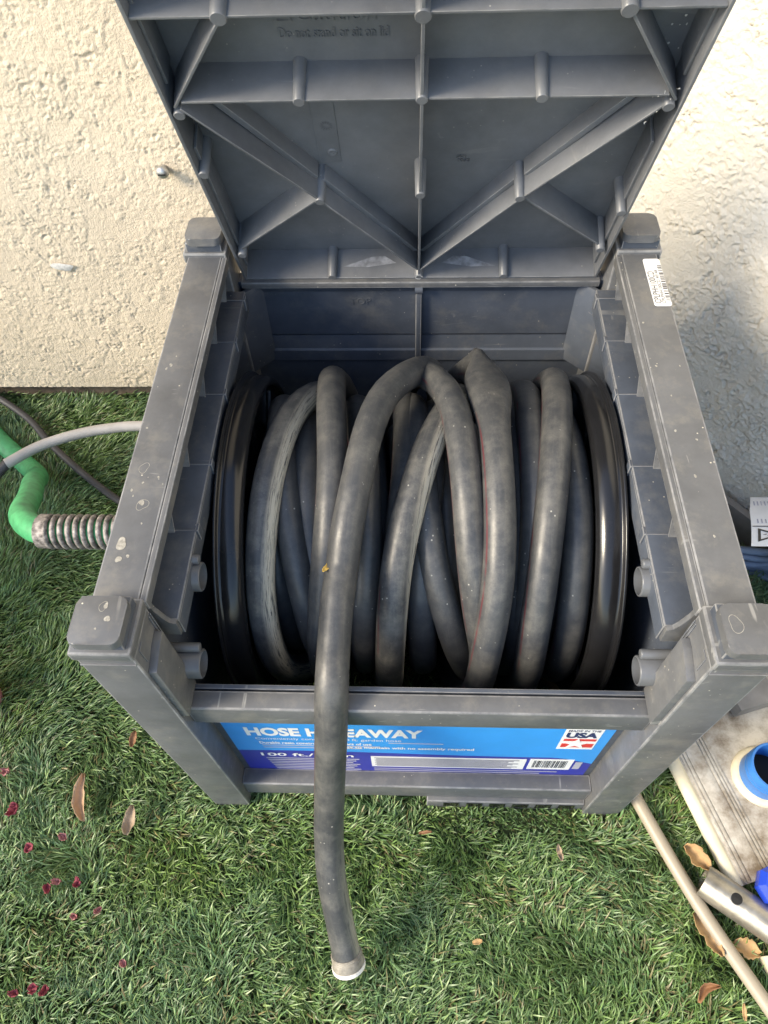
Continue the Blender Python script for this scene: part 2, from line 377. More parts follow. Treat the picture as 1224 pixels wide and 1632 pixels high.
# filled hole and screw
V = [(-.538, .701, .306)]; ring = [(-.538+(.017+.003*math.sin(3*a))*math.cos(a), .7035, .306+(.0075+.002*math.cos(2*a+1))*math.sin(a)) for a in np.linspace(0, 2*math.pi, 14, endpoint=False)]
mk('filler_patch', V+ring, [(0, 1+(i+1) % 14, 1+i) for i in range(14)], 'patch', house, smooth=True)
sc = empty('wall_screw', (-.339, .70, .46)); tag(sc, 'small round-headed steel screw sticking out of the stucco, left of the lid', 'screw')
def yl(prof, cx, cz, n=14):
    m = len(prof); V = [(cx+r*math.cos(a), y, cz+r*math.sin(a)) for a in np.linspace(0, 2*math.pi, n, endpoint=False) for y, r in prof]
    return V, [(i*m+j, i*m+j+1, ((i+1) % n)*m+j+1, ((i+1) % n)*m+j) for i in range(n) for j in range(m-1)]
mk('head', *yl([(.697, .0085), (.694, .0085), (.691, .0065), (.6895, .003), (.6893, .0001)], -.339, .46), 'steel', sc, smooth=True)
mk('shank', *yl([(.71, .004), (.697, .004)], -.339, .46), 'steel', sc, smooth=True)
box('slot', -.344, -.334, .6885, .6897, .4593, .4607, 'hole', sc, 0)

# ------------------------------------------------------------------ hose box
hb = empty('hose_box', (0, .255, 0))
tag(hb, 'dark grey resin hose reel box standing open with its lid raised', 'hose box')
PW = .0455
for sx in (-1, 1):
    for y0 in (0, .468):
        yo = y0; fx = lambda a, b: (min(sx*a, sx*b), max(sx*a, sx*b))
        xa, xb = fx(.2575, .2125)
        p = box('corner_post', xa, xb, yo+.001, yo+.045, 0, .489, 'plastic_lit', hb, .0018)
        xa, xb = fx(.2598, .2121); box('collar', xa, xb, yo-.0003, yo+.0468, .4885, .5005, 'plastic_lit', p, .002)
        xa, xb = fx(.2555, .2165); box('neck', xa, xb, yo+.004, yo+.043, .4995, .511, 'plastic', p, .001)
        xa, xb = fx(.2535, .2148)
        V, Fc = prismg(rrect(xa, xb, yo-.0005+.0, yo+.0388, .007), .5105, .5195, .0012); mk('cap', V, Fc, 'plastic_lit', p, auto=40)
        xa, xb = fx(.2565, .2135); box('edge_line', xa, xb, yo-.0006, yo+.002, .4800, .4815, 'plastic_lit', p, .0004)
    # side rails, ledges and gussets
    f2 = lambda a, b: (min(sx*a, sx*b), max(sx*a, sx*b))
    xa, xb = f2(.2545, .2168); rl = box('side_rail', xa, xb, .0445, .4690, .4845, .4965, 'plastic_lit', hb, .0016)
    xa, xb = f2(.21665, .2112); box('rail_lip', xa, xb, .0455, .4680, .4835, .4960, 'plastic_lit', rl, .0012)
    xa, xb = f2(.254, .234); box('side_panel', xa, xb, .0465, .467, .03, .484, 'plastic', hb, .0008)
    xa, xb = f2(.2345, .1995); ld = box('ledge', xa, xb, .0530, .4675, .446, .4502, 'plastic', hb, .0012)
    xa, xb = f2(.2035, .1995); box('ledge_skirt', xa, xb, .0535, .4670, .424, .4465, 'plastic', ld, .0008)
    for yy in (.139, .214, .305, .382, .45):
        hw = .0009
        V, Fc = prismg([(.2343, .4502), (.2185, .4502), (.2128, .4838), (.2343, .4838)], yy-hw, yy+hw, 0, lambda p, q, h: (sx*p, h, q)); mk('gusset', V, Fc, 'edge', ld)
        xa, xb = f2(.2343, .1992); box('step', xa, xb, yy+.0012, yy+.0028, .4498, .4511, 'plastic', ld, .0004)
        xa, xb = f2(.2003, .1975); box('notch_tab', xa, xb, yy+.001, yy+.010, .436, .4507, 'plastic', ld, .0008)
    # ledge end and plate on the inner side of the front post
    V, Fc = prismg([(.2343, .430), (.2005, .430), (.2000, .4515), (.2055, .4525), (.2075, .458), (.2105, .470), (.2128, .4738), (.2128, .4835), (.2343, .4835)], .0485, .0530, .0007, lambda p, q, h: (sx*p, h, q)); mk('ledge_end', V, Fc, 'plastic_lit', hb, auto=40)
    V, Fc = prismg([(.004, .352), (.0370, .352), (.0370, .463), (.0285, .4630), (.004, .4560)], .2055, .2126, .0009, lambda p, q, h: (sx*h, p, q)); mk('post_plate', V, Fc, 'plastic_lit', hb, auto=40)
    for yy in (.0395, .0425): xa, xb = f2(.2127, .2113); box('post_rib', xa, xb, yy, yy+.0012, .36, .4815, 'plastic', hb, .0003)
    xa, xb = f2(.2127, .2116); box('slot_edge', xa, xb, .0100, .0110, .463, .484, 'plastic', hb, .0003); xa, xb = f2(.2127, .2116); box('slot_edge', xa, xb, .0100, .0180, .4840, .4850, 'plastic', hb, .0003)
    # sockets
    for yy, zz in ((.0430, .3805), (.106, .428)):
        so = cylx('axle_socket', sx*.2335, sx*.1925, yy, zz, .0135, 'socket', hb, hollow=.0016)
        cylx('socket_pin', sx*.2335, sx*.1935, yy+.009, zz+.0155, .0045, 'socket', so, n=12)
# back panel
V, Fc = prismg([(.492, .440), (.4985, .424), (.5005, .356), (.503, .352), (.499, .333), (.4965, .331), (.4955, .315), (.499, .312), (.501, .03), (.509, .03), (.509, .444), (.492, .444)], -.2125, .2125, 0, lambda p, q, h: (h, p, q))
bp = mk('back_panel', V, Fc, 'plastic', hb)
box('back_rim', -.208, .208, .4865, .5105, .4385, .4465, 'plastic_lit', bp, .0014)
box('centre_rib', -.0035, .0035, .4925, .5015, .29, .4375, 'plastic', bp, .001)
V, Fc = lathe_x([(-.0045, .0001), (-.0045, .006), (.0045, .006), (.0045, .0001)], 12, .4915, .4335); mk('rib_boss', V, Fc, 'plastic', bp, auto=40)
text('lettering', 'TOP', .014, 'plastic', bp, lambda x, y, z: (-.0835+x, .4990-z, .4045+y), extrude=.0007, width=.026)
for sx in (-1, 1):
    V, Fc = prismg([(.2338, .452), (.2338, .458), (.194, .4990), (.186, .4985)], .316, .437, .0008, lambda p, q, h: (sx*p, q, h)); mk('corner_web', V, Fc, 'plastic', bp, auto=40)
# front
fr = box('front_rail', -.2123, .2123, .0115, .0295, .3105, .3500, 'plastic_lit', hb, .002)
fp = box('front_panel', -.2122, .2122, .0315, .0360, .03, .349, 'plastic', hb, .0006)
box('bottom_rail', -.2123, .2123, .0118, .0312, .032, .0765, 'plastic_lit', hb, .002)
bf = box('base_foot', .015, .2121, .0065, .0355, .001, .0312, 'plastic_lit', hb, .0015)
for k in range(6): box('foot_slot', .036+.029*k, .056+.029*k, .0058, .0067, .010, .026, 'reel', bf, 0)
for sx in (-1, 1):
    xa, xb = sorted((sx*.2123, sx*.2105)); box('inner_seam', xa, xb, .0405, .0425, .03, .30, 'plastic', hb, .0004)

# front label
yl_ = .0311
lab = mk('front_label', *prismg([(-.204, .052), (-.19, .048), (-.15, .056), (.16, .056), (.185, .046), (.204, .060), (.204, .300), (-.204, .300)], yl_, yl_+.0003, 0, lambda p, q, h: (p, h, q)), 'dblue', hb)
wave = [(-.204+.408*t, .152+.004*math.sin(5.2*t+.6)-(.0 if t < .9 else (t-.9)*.24)) for t in np.linspace(0, 1, 26)]
mk('blue_field', *prismg(wave+[(.204, .300), (-.204, .300)], yl_-.0003, yl_-.0001, 0, lambda p, q, h: (p, h, q)), 'lblue', lab)
LF = lambda x0, z0, d=.0006: (lambda x, y, z: (x0+x, yl_-d, z0+y))
text('title', 'HOSE HIDEAWAY', .036, 'lwhite', lab, LF(-.183, .2125), bold=.0016, width=.190)
text('subtitle', 'Conveniently conceals a 100 ft. garden hose', .011, 'lwhite', lab, LF(-.176, .1975), width=.160)
text('small_print', 'Durable resin construction for years of use', .0115, 'lwhite', lab, LF(-.174, .182), bold=.0003, width=.125)
text('small_print', 'Easy to maintain with no assembly required', .0115, 'lwhite', lab, LF(-.085, .170), bold=.0003, width=.150)
for i, (a, b, z) in enumerate(((-.172, -.04, .1755), (-.03, .03, .1905), (-.172, -.06, .1675))):
    box('print_line', a, b, yl_-.0006, yl_-.0004, z, z+.0022, 'lgrey', lab, 0)
text('size_text', '100 ft./30 m', .0165, 'lwhite', lab, LF(-.180, .1345), bold=.0003, width=.108)
for i in range(8):
    box('print_line', -.176+.001*i, -.066-.004*(i % 3), yl_-.0006, yl_-.0004, .124-.0072*i, .1268-.0072*i, 'lgrey', lab, 0)
box('info_field', -.052, .128, yl_-.0006, yl_-.0004, .098, .140, 'lwhite', lab, 0)
for i in range(8): box('print_line', -.048+.002*(i % 2), .12-.006*(i % 3), yl_-.0009, yl_-.0007, .133-.0044*i, .1352-.0044*i, 'dprint', lab, 0)
for i in range(3): box('print_line', -.05, .17-.02*i, yl_-.0006, yl_-.0004, .088-.008*i, .0905-.008*i, 'lgrey', lab, 0)
box('barcode_field', .132, .182, yl_-.0006, yl_-.0004, .100, .142, 'lwhite', lab, 0)
xx = .137
while xx < .176:
    w_ = random.choice((.0006, .0009, .0014)); box('bar', xx, xx+w_, yl_-.0009, yl_-.0007, .108, .136, 'ink', lab, 0); xx += w_+random.choice((.0007, .001, .0014))
box('side_print', .185, .193, yl_-.0006, yl_-.0004, .104, .132, 'lgrey', lab, 0)
box('white_badge', .1535, .1925, yl_-.0006, yl_-.0004, .184, .256, 'lwhite', lab, 0)
text('badge_text', 'MADE IN THE', .0085, 'navy', lab, LF(.1565, .2445, .0009), bold=.0001, width=.033)
text('badge_text', 'USA', .0225, 'navy', lab, LF(.1565, .2255, .0009), bold=.0011, width=.033)
BF = lambda p, q, h: (p, h, q)
star = [(.1715+(.0175 if k % 2 == 0 else .0065)*math.sin(k*math.pi/5)*.95, .2045+(.0175 if k % 2 == 0 else .0065)*math.cos(k*math.pi/5)*1.05) for k in range(10)]
for (a, b, z0, z1) in ((.1565, .1905, .2135, .2205), (.1565, .1905, .1915, .2045)):
    box('badge_stripe', a, b, yl_-.0009, yl_-.0007, z0, z1, 'lred', lab, 0)
mk('badge_star', *prismg(star, yl_-.0012, yl_-.001, 0, BF), 'lwhite', lab)

# rail sticker
stk = mk('rail_sticker', *prismg(rrect(.2375, .2550, .384, .459, .003), .4968, .4971, 0), 'lwhite', hb)
text('sticker_text', 'CPLPHH100CD', .0095, 'ink', stk, lambda x, y, z: (.2452-y, .388+x, .4974), width=.050)
text('sticker_text', 'CPLPHH100CD 40148', .005, 'ink', stk, lambda x, y, z: (.2495-y, .388+x, .4974), width=.052)
yy = .391
while yy < .447:
    w_ = random.choice((.0006, .001, .0016)); box('bar', .2505, .2547, yy, yy+w_, .4972, .4974, 'ink', stk, 0); yy += w_+random.choice((.001, .0014, .002))

# dried water spots and scuffs on the weathered rail tops
def spot(par, x, y, z, r, ring=True, mat='edge'):
    n = 22; ph = random.random()*6; f = lambda t: 1+.16*math.sin(2*t+ph)+.09*math.sin(3*t+2*ph)
    ts = np.linspace(0, 2*math.pi, n, endpoint=False)
    o_ = [(x+r*f(t)*math.cos(t)*.8, y+r*f(t)*math.sin(t), z) for t in ts]; i_ = [(x+(r*f(t)-.0005)*math.cos(t)*.8, y+(r*f(t)-.0005)*math.sin(t), z) for t in ts]
    if ring: mk('dried_spot', o_+i_, [(k, (k+1) % n, n+(k+1) % n, n+k) for k in range(n)], mat, par)
    else: mk('dried_spot', o_, [tuple(range(n))], mat, par)
M['glint'] = simple('painted_reflection', (.24, .245, .26), .3, 0, .5, 90)  # pale tone for the painted reflections on the lid
M['scale'] = simple('lime_scale', (.33, .315, .275), .8, 0, .4, 300)
rails = [o for o in hb.children if o.name.startswith('side_rail')]; rL = rails[0]; rR = rails[1]
for x, y, r, k in ((-.2405, .176, .0055, 1), (-.2335, .137, .006, 1), (-.2345, .139, .0028, 0), (-.2425, .098, .0055, 0), (-.2415, .0835, .003, 0), (-.2345, .0865, .0016, 0), (-.238, .160, .0012, 0), (-.246, .152, .0014, 0), (-.2435, .146, .001, 0),
                   (-.241, .302, .002, 0), (-.2445, .297, .0015, 0), (-.2475, .222, .0012, 0), (-.238, .314, .001, 0), (-.2255, .166, .0012, 0), (-.23, .118, .001, 0)): spot(rL, x, y, .49672, r, bool(k), 'scale')
for x, y, r in ((.224, .30, .0012), (.231, .262, .001), (.2265, .22, .0014), (.243, .21, .0012), (.2335, .17, .0016), (.222, .36, .0013), (.246, .30, .001), (.236, .11, .0012)): spot(rR, x, y, .49672, r, False, 'scale')
caps = [o for o in bpy.data.objects if o.name.startswith('cap')]
for o in caps:
    cx = sum(v.co.x for v in o.data.vertices)/len(o.data.vertices); cy = sum(v.co.y for v in o.data.vertices)/len(o.data.vertices)+.255
    if cy < .1 and cx < 0:
        spot(o, -.2325, .030, .5197, .004, True, 'scale'); spot(o, -.2305, .0305, .51972, .0022, False, 'scale'); spot(o, -.227, .020, .5197, .0026, False, 'scale'); spot(o, -.234, .012, .5197, .001, False, 'scale')
    if cy < .1 and cx > 0: spot(o, .224, .022, .5197, .0065, True, 'scale')

# lid
LA = R(24); LUP = np.array([0, -math.sin(LA), math.cos(LA)]); LN = np.array([0, -math.cos(LA), -math.sin(LA)]); LT = np.array([0, .47, .498])
def LW(x, a, c): return tuple(LT+np.array([x, 0, 0])+a*LUP-c*LN)
CD = .0365
lid = box('lid', -.2045, .2045, -.057, .385, CD, CD+.004, 'plastic_lid', hb, .001, xf=LW)
def lbox(name, x0, x1, a0, a1, c0, c1, mat='plastic_lid', bev=.0006, par=None): return box(name, x0, x1, a0, a1, c0, c1, mat, par or lid, bev, 2, xf=LW)
for sx in (-1, 1):
    xa, xb = sorted((sx*.2045, sx*.2015)); lbox('side_skirt', xa, xb, -.057, .385, 0, CD)
    xa, xb = sorted((sx*.2012, sx*.1985)); lbox('inner_wall', xa, xb, -.045, .16, .012, CD); lbox('inner_wall', xa, xb, .235, .38, .012, CD)
lbox('hinge_skirt', -.2014, .2014, -.0565, -.0535, 0, CD); lbox('front_skirt', -.2014, .2014, .382, .385, 0, CD)
def rib(x0, a0, x1, a1, th=.0020, c0=.0008, c1=CD, bev=.0004):
    d = np.array([x1-x0, a1-a0]); L_ = np.linalg.norm(d); d /= L_; nrm = np.array([-d[1], d[0]])
    return box('rib', 0, L_, -th/2, th/2, c0, c1, 'plastic_lid', lid, bev, 2, xf=lambda p, q, c: LW(x0+d[0]*p+nrm[0]*q, a0+d[1]*p+nrm[1]*q, c))
rib(0, -.053, 0, .382, .0026)
for sx in (-1, 1):
    rib(sx*.0016, .2276, sx*.190, .2276); rib(sx*.0016, .307, sx*.2012, .307)
    for (xp, ap) in ((.0016, -.038),):
        rib(sx*xp, ap, sx*.0965, .0965); rib(sx*.0965, .0965, sx*.193, .2205)
        rib(sx*.004, -.031, sx*.094, .1005, .006, .020, CD, .0006); rib(sx*.1, .1035, sx*.183, .2235, .006, .020, CD, .0006)
    rib(sx*.0975, .094, sx*.1945, .004, .0022, .004); rib(sx*.1385, .306, sx*.197, .222, .0022)
def peg(x, a, r=.0048, c0=-.0006): 
    prof = [(CD, r+.001), (c0+.0008, r), (c0, r-.0006), (c0, .0001)]; n = 18; m = len(prof)
    V = [LW(x+rr*math.cos(t), a+rr*math.sin(t), c) for t in np.linspace(0, 2*math.pi, n, endpoint=False) for c, rr in prof]
    return mk('peg', V, [(i*m+j, i*m+j+1, ((i+1) % n)*m+j+1, ((i+1) % n)*m+j) for i in range(n) for j in range(m-1)], 'plastic_lid', lid, auto=40)
for x, a in ((0, -.0515), (0, .104), (0, .2276), (0, .305), (-.0965, .2276), (.0930, .2276), (-.0965, .0955), (.0945, .0975), (-.1005, -.0515), (.0975, -.0515),
             (-.1945, -.002), (.1935, .004), (-.1955, .2145), (.1935, .216), (-.1975, .138), (.197, .072), (-.1395, .3065), (.1375, .3065)):
    peg(x, a, .0060 if a > .3 else .0048)
LC = CD-.0003
LX = lambda x0, a0: (lambda x, y, z: LW(x0+x, a0+y, LC-z))
text('lettering', 'Do not stand or sit on lid', .0135, 'plastic_lid', lid, LX(-.1085, .2515), extrude=.0007, width=.083)
text('lettering', 'Caution', .023, 'plastic_lid', lid, LX(-.0945, .2665), extrude=.0007, width=.060)
tri_o = [(-.1105, .2665), (-.0965, .2665), (-.1035, .2835)]; tri_i = [(-.1080, .2680), (-.0990, .2680), (-.1035, .2795)]
V = [LW(x, a, LC-.0009) for x, a in tri_o+tri_i]; mk('warning_triangle', V, [(0, 1, 4, 3), (1, 2, 5, 4), (2, 0, 3, 5)], 'plastic_lid', lid)
lbox('warning_triangle_stroke', -.1041, -.1029, .2705, .2768, LC-.0009, LC, bev=0)
lbox('mould_strip', -.0955, -.0755, .105, .190, CD-.0007, CD+.001, bev=.0002)
for k in range(12):
    t = k*math.pi/6; V = [LW(-.0845+r*math.cos(t+q), .1555+r*math.sin(t+q), CD-.0013) for r, q in ((.0028, -.12), (.0058, -.05), (.0058, .05), (.0028, .12))]; mk('date_mark', V, [(0, 1, 2, 3)], 'plastic_lit', lid)
prof = [(CD, .0052), (CD-.002, .0045), (CD-.0022, .003), (CD-.001, .002), (CD-.003, .0001)]; n = 18; m = 5
V = [LW(-.0825+rr*math.cos(t), .1195+rr*math.sin(t), c) for t in np.linspace(0, 2*math.pi, n, endpoint=False) for c, rr in prof]
mk('gate_button', V, [(i*m+j, i*m+j+1, ((i+1) % n)*m+j+1, ((i+1) % n)*m+j) for i in range(n) for j in range(m-1)], 'plastic_lid', lid, smooth=True)
text('mould_number', '1050', .0062, 'plastic_lit', lid, LX(.0345, .1035), extrude=.0005); text('mould_number', 'JAN', .0052, 'plastic_lit', lid, LX(.0345, .1095), extrude=.0005)
for sx in (-1, 1):   # flat pale patches that paint reflections by the hinge
    V = [LW(sx*.026, -.0529, .018), LW(sx*.040, -.0529, .027), LW(sx*.055, -.0529, .026), LW(sx*.088, -.0529, .014), LW(sx*.060, -.0529, .013)]; mk('reflection_mark', V, [(0, 1, 2, 3, 4)], 'glint', lid)

for k in range(16):   # pale crumbs and fluff caught round the corner peg
    x_, a_ = .186+random.gauss(0, .006), .222+random.gauss(0, .010)+(.03 if k > 9 else 0); r_ = random.uniform(.0006, .0018)
    V = [LW(x_+r_*random.uniform(.5, 1)*math.cos(t), a_+r_*random.uniform(.5, 1.3)*math.sin(t), (random.uniform(-.001, .002) if k < 7 else CD-.001)) for t in (0, 1, 2, 3, 4, 5)]; mk('crumb', V, [(0, 1, 2), (0, 2, 3), (0, 3, 4), (0, 4, 5)], 'patch', lid)
V = [LW(rr*math.cos(t), -.0515+rr*math.sin(t), -.0008) for rr in (.0032, .0046) for t in np.linspace(0, 2*math.pi, 14, endpoint=False)]; mk('chipped_ring', V, [(k, (k+1) % 14, 14+(k+1) % 14, 14+k) for k in range(12)], 'patch', lid)

# ------------------------------------------------------------------ reel
YC, ZC = .262, .257
reel = empty('hose_reel', (0, YC, .06)); tag(reel, 'black plastic hose reel with two round flanges inside the grey box', 'hose reel')
for sx in (-1, 1):
    prof = [(sx*x, r) for x, r in ((.1955, .172), (.1962, .189), (.1955, .1915), (.1938, .1922), (.1925, .1912), (.1920, .1882), (.1908, .1868), (.1880, .1872), (.1830, .1880), (.1770, .1872), (.1715, .1845), (.1690, .1805), (.1685, .1770), (.1705, .1755), (.176, .174), (.1775, .168), (.1775, .04))]
    V, Fc = lathe_x(prof, 96, YC, ZC); fl = mk('flange', V, Fc, 'reel', reel, smooth=True)
    for k in range(10):
        a = k*math.pi/5+.2; dy, dz = math.sin(a), math.cos(a)
        V, Fc = boxg(-.004, 0, -.0022, .0022, .06, .17, .0008); mk('spoke', [(sx*(.1772+v[0]), YC+dy*v[2]+dz*v[1], ZC+dz*v[2]-dy*v[1]) for v in V], Fc, 'reel', fl)
V, Fc = lathe_x([(-.177, .055), (.177, .055)], 40, YC, ZC); mk('drum', V, Fc, 'reel', reel, smooth=True)
V, Fc = lathe_x([(-.215, .0001), (-.215, .018), (.215, .018), (.215, .0001)], 20, YC, ZC); mk('axle', V, Fc, 'reel', reel, auto=40)

# ------------------------------------------------------------------ wound hose: turns as (x, angle past the top towards the front, radius), then the free end
TURNS = [
 ([(-.160, -40, .125), (-.150, 20, .125), (-.140, 110, .125)], .2), ([(-.125, -40, .118), (-.12, 20, .118), (-.110, 110, .118)], .2), ([(-.09, -40, .118), (-.08, 20, .118), (-.075, 110, .118)], .2),
 ([(-.055, -40, .118), (-.045, 20, .118), (-.04, 110, .118)], .2), ([(-.02, -40, .118), (-.01, 20, .118), (0, 110, .118)], .2), ([(.025, -40, .118), (.03, 20, .118), (.04, 110, .118)], .2),
 ([(.06, -40, .118), (.065, 20, .118), (.075, 110, .118)], .2), ([(.10, -40, .118), (.10, 20, .118), (.11, 110, .118)], .2), ([(.14, -40, .122), (.14, 20, .122), (.145, 110, .122)], .2),
 ([(.1539, -12.9, .1509), (.1564, 7, .1515), (.1577, 24.7, .1522), (.1566, 43.4, .153), (.1565, 64, .1538), (.1573, 86.4, .1544), (.158, 111, .156)], .5),
 ([(.1081, -35, .15), (.1039, -9.3, .15), (.1041, 14.8, .15), (.1056, 31.9, .15), (.104, 56.7, .15), (.1072, 90.6, .15)], .3),
 ([(.017, -37.4, .145), (.0121, 5.8, .145), (.0059, 32.2, .145), (.0038, 52.7, .145), (.0051, 75.1, .145), (.0085, 112, .150)], .3),
 ([(-.0155, -47, .155), (-.0109, -13, .15), (-.0116, 9.8, .15), (-.0161, 27.5, .148), (-.025, 70, .142), (-.03, 112, .142)], .4),
 ([(-.0714, -43.5, .15), (-.0562, -2, .15), (-.0522, 20.3, .15), (-.0504, 39.6, .15), (-.0542, 60.3, .15), (-.0557, 103.5, .15)], .4),
 ([(-.1298, -40.2, .14), (-.1177, -5.5, .14), (-.1113, 19.3, .14), (-.1053, 40.4, .14), (-.0975, 63.3, .14), (-.0978, 113, .14)], .3),
 ([(-.158, -47.3, .15), (-.1454, -9.7, .148), (-.1341, 17.7, .148), (-.1245, 37.5, .148), (-.114, 58.3, .148), (-.1037, 96.3, .148), (-.0928, 115, .152)], .4),
 ([(-.0045, -37.1, .1523), (.0011, 1.9, .1528), (.0088, 27.5, .1534), (.0179, 47.4, .1539), (.0316, 66.1, .1543), (.0508, 94, .1547), (.0623, 115, .158)], .5),
 ([(.1208, -38.1, .1676), (.115, -9.4, .1667), (.1149, 9.9, .1656), (.1151, 25.5, .1645), (.1126, 42.7, .160), (.108, 80, .150)], .4),
 ([(.1545, -45.7, .181), (.1421, -13.5, .1814), (.1319, 10.1, .1803), (.1243, 28.1, .1792), (.1188, 45.5, .1782), (.1148, 65.9, .1771), (.118, 110, .172)], .7),
 ([(.030, -78, .188), (.0677, -44.9, .196), (.0727, -15.6, .192), (.0748, 3.7, .192), (.0758, 19.6, .192), (.0766, 32.1, .192), (.0761, 44.4, .192), (.0719, 58, .192), (.0669, 72.3, .192), (.0651, 91.3, .188)], .75),
 ([(-.02, -75, .185), (.0, -45, .19), (.0170, -28, .1899), (.0270, -22, .1898), (.0365, -10.1, .1892), (.0428, 5.1, .1882), (.0467, 20.2, .187), (.0497, 33.9, .1838), (.0546, 47.1, .1777), (.0613, 62, .1706), (.071, 79.3, .166)], .75),
 ([(.055, -60, .160), (.0298, -16.2, .168), (.0148, -2.7, .172), (-.0009, 14.6, .172), (-.0127, 29.2, .172), (-.021, 43.5, .172), (-.0254, 61.6, .172), (-.0281, 81.9, .172), (-.0303, 110.5, .172)], 1.0),
 ([(-.1000, -47, .183), (-.0901, -12.8, .1825), (-.0848, 3.9, .1819), (-.0828, 16.9, .1813), (-.0842, 28.6, .1807), (-.0878, 42.1, .178), (-.0927, 56.8, .172), (-.0985, 79.1, .168)], .6),
 ([(-.112, -46.5, .166), (-.1327, -20.4, .1647), (-.1425, -1.9, .1644), (-.1495, 14.9, .164), (-.1537, 32.7, .1635), (-.1564, 48.2, .1631), (-.1561, 64.7, .1627), (-.1529, 87, .1623), (-.146, 112, .160)], 1.0),
]
LAST = [(.03, -75, .180), (.012, -45, .193), (-.0146, -24.2, .1971), (-.0293, -18.6, .1973), (-.042, -6.9, .198), (-.0508, 5.2, .199), (-.0581, 18.8, .2004), (-.0659, 30.8, .2018), (-.0710, 41.0, .2025)]
FREE = [(-.0735, .096, .400), (-.0755, .060, .3855), (-.0765, .0245, .3690), (-.080, -.006, .315), (-.086, -.038, .240), (-.0895, -.064, .188), (-.088, -.099, .145), (-.080, -.139, .094), (-.0725, -.170, .062)]
ctrl = []; KINK = None
for k, (pts, dt) in enumerate(TURNS):
    if len(pts) > 1 and abs(pts[1][0]-.0677) < 1e-6: KINK = 360*k-30
    ctrl += [(360*k+ph, x, r, dt) for x, ph, r in pts]
ctrl += [(360*len(TURNS)+ph, x, r, .6) for x, ph, r in LAST]
ctrl = np.array(ctrl); th = np.arange(ctrl[0, 0], ctrl[-1, 0]+.01, 5.)
cols = [np.interp(th, ctrl[:, 0], ctrl[:, i]) for i in (1, 2, 3)]
ker = np.hanning(7); ker /= ker.sum()
cols = [np.convolve(np.pad(c, 3, mode='edge'), ker, 'valid') for c in cols]
hx, hr, hd = cols; a = np.radians(th)
path = np.stack([hx, YC-hr*np.sin(a), ZC+hr*np.cos(a)], 1)
tail = spline(np.vstack([path[-6], path[-1], FREE]), 7)[8:]
path2 = np.vstack([path, tail]); hd = np.concatenate([hd, np.linspace(.62, .85, len(tail))])
thx = np.concatenate([th, np.full(len(tail), 1e6)])
rad = np.full(len(path2), .0154); sc2 = np.ones(len(path2))
def gs(c0, w_): return np.exp(-((thx-(KINK+30+c0))/w_)**2)
rad *= 1+.55*gs(-43, 6)-.2*gs(-20, 11)-.14*gs(-66, 12); sc2 *= 1-.72*gs(-43, 7)+.95*gs(-20, 12)
rad *= 1+.012*np.sin(np.arange(len(rad))*.31)
T_ = np.gradient(path2, axis=0); T_ /= np.linalg.norm(T_, axis=1)[:, None]
outw = path2-np.stack([path2[:, 0], np.full(len(path2), YC), np.full(len(path2), ZC)], 1)
outw[len(path):] = 0; U_ = []
for i in range(len(path2)):
    u = outw[i] if i < len(path) else U_[-1]
    u = u-T_[i]*np.dot(u, T_[i]); U_.append(u/np.linalg.norm(u))
U_ = np.array(U_); W_ = np.cross(T_, U_)
NS = 20; V, Fc = tubeg(path2, rad, NS, True, sc2, FR=(T_, U_, W_))
hose = mk('garden_hose', V, Fc, 'hose', smooth=True, origin=(0, YC, .06))
tag(hose, 'dark rubber garden hose wound on the reel, free end hanging over the front rail', 'garden hose')
run = np.concatenate([[0], np.cumsum(np.linalg.norm(np.diff(path2, axis=0), axis=1))])
wob = .05*np.sin(run*5.3)+.04*np.sin(run*13.1+2)
angs = (np.linspace(0, 1, NS, endpoint=False)[None]+.5+wob[:, None]) % 1
for nm, vals in (('ang', angs.reshape(-1)), ('dirt', np.repeat(hd, NS)), ('run', np.repeat(run, NS))):
    at = hose.data.attributes.new(nm, 'FLOAT', 'POINT'); at.data.foreach_set('value', vals.astype(np.float32))
e1 = path2[-1]; d1 = path2[-1]-path2[-3]; d1 /= np.linalg.norm(d1)
cp = mk('coupling', *tubeg([e1-d1*.013, e1-d1*.009, e1-d1*.0085, e1-d1*.004, e1+d1*.001, e1+d1*.0015], [.0160, .0163, .0168, .0172, .0180, .0176], 28, True), 'worn_thread', hose, auto=45)
for k in range(4): mk('thread_ring', *tubeg([e1+d1*(-.012+.003*k+q) for q in (0, .0007, .0014, .002)], [.0160, .0172, .0172, .0160], 24, False), 'worn_thread', hose, smooth=True)
rim = mk('washer_rim', *tubeg([e1+d1*.0012, e1+d1*.0018, e1+d1*.0055, e1+d1*.006], [.0176, .0186, .0186, .0150], 28, True), 'white_thread', hose, auto=45)

# ------------------------------------------------------------------ things on the left
gh = empty('leader_hose', (-.45, .26, 0)); tag(gh, 'bright green leader hose with a coil spring guard entering the box side', 'hose')
gpath = spline([(-.80, .66, .022), (-.735, .598, .022), (-.672, .545, .024), (-.626, .500, .050), (-.589, .441, .110), (-.547, .373, .170), (-.512, .305, .225), (-.468, .266, .252), (-.42, .2605, .257), (-.262, .2605, .257)], 9)
tube('hose_body', gpath, .0165, 'green', gh, 18)
hel = [(-.450+.122*t, .2608+.0188*math.cos(t*2*math.pi*13), .257+.0188*math.sin(t*2*math.pi*13)) for t in np.linspace(0, 1, 260)]
tube('spring_guard', hel, .0033, 'spring', gh, 8)
tube('guard_sleeve', [(-.46, .262, .256), (-.445, .261, .257)], .0215, 'spring', gh, 18)
tube('guard_sleeve', [(-.337, .2605, .257), (-.262, .2605, .257)], .022, 'spring', gh, 18)
gy = empty('grey_pipe', (-.6, .58, 0)); tag(gy, 'thin grey pipe crossing above the green hose behind the box', 'pipe')
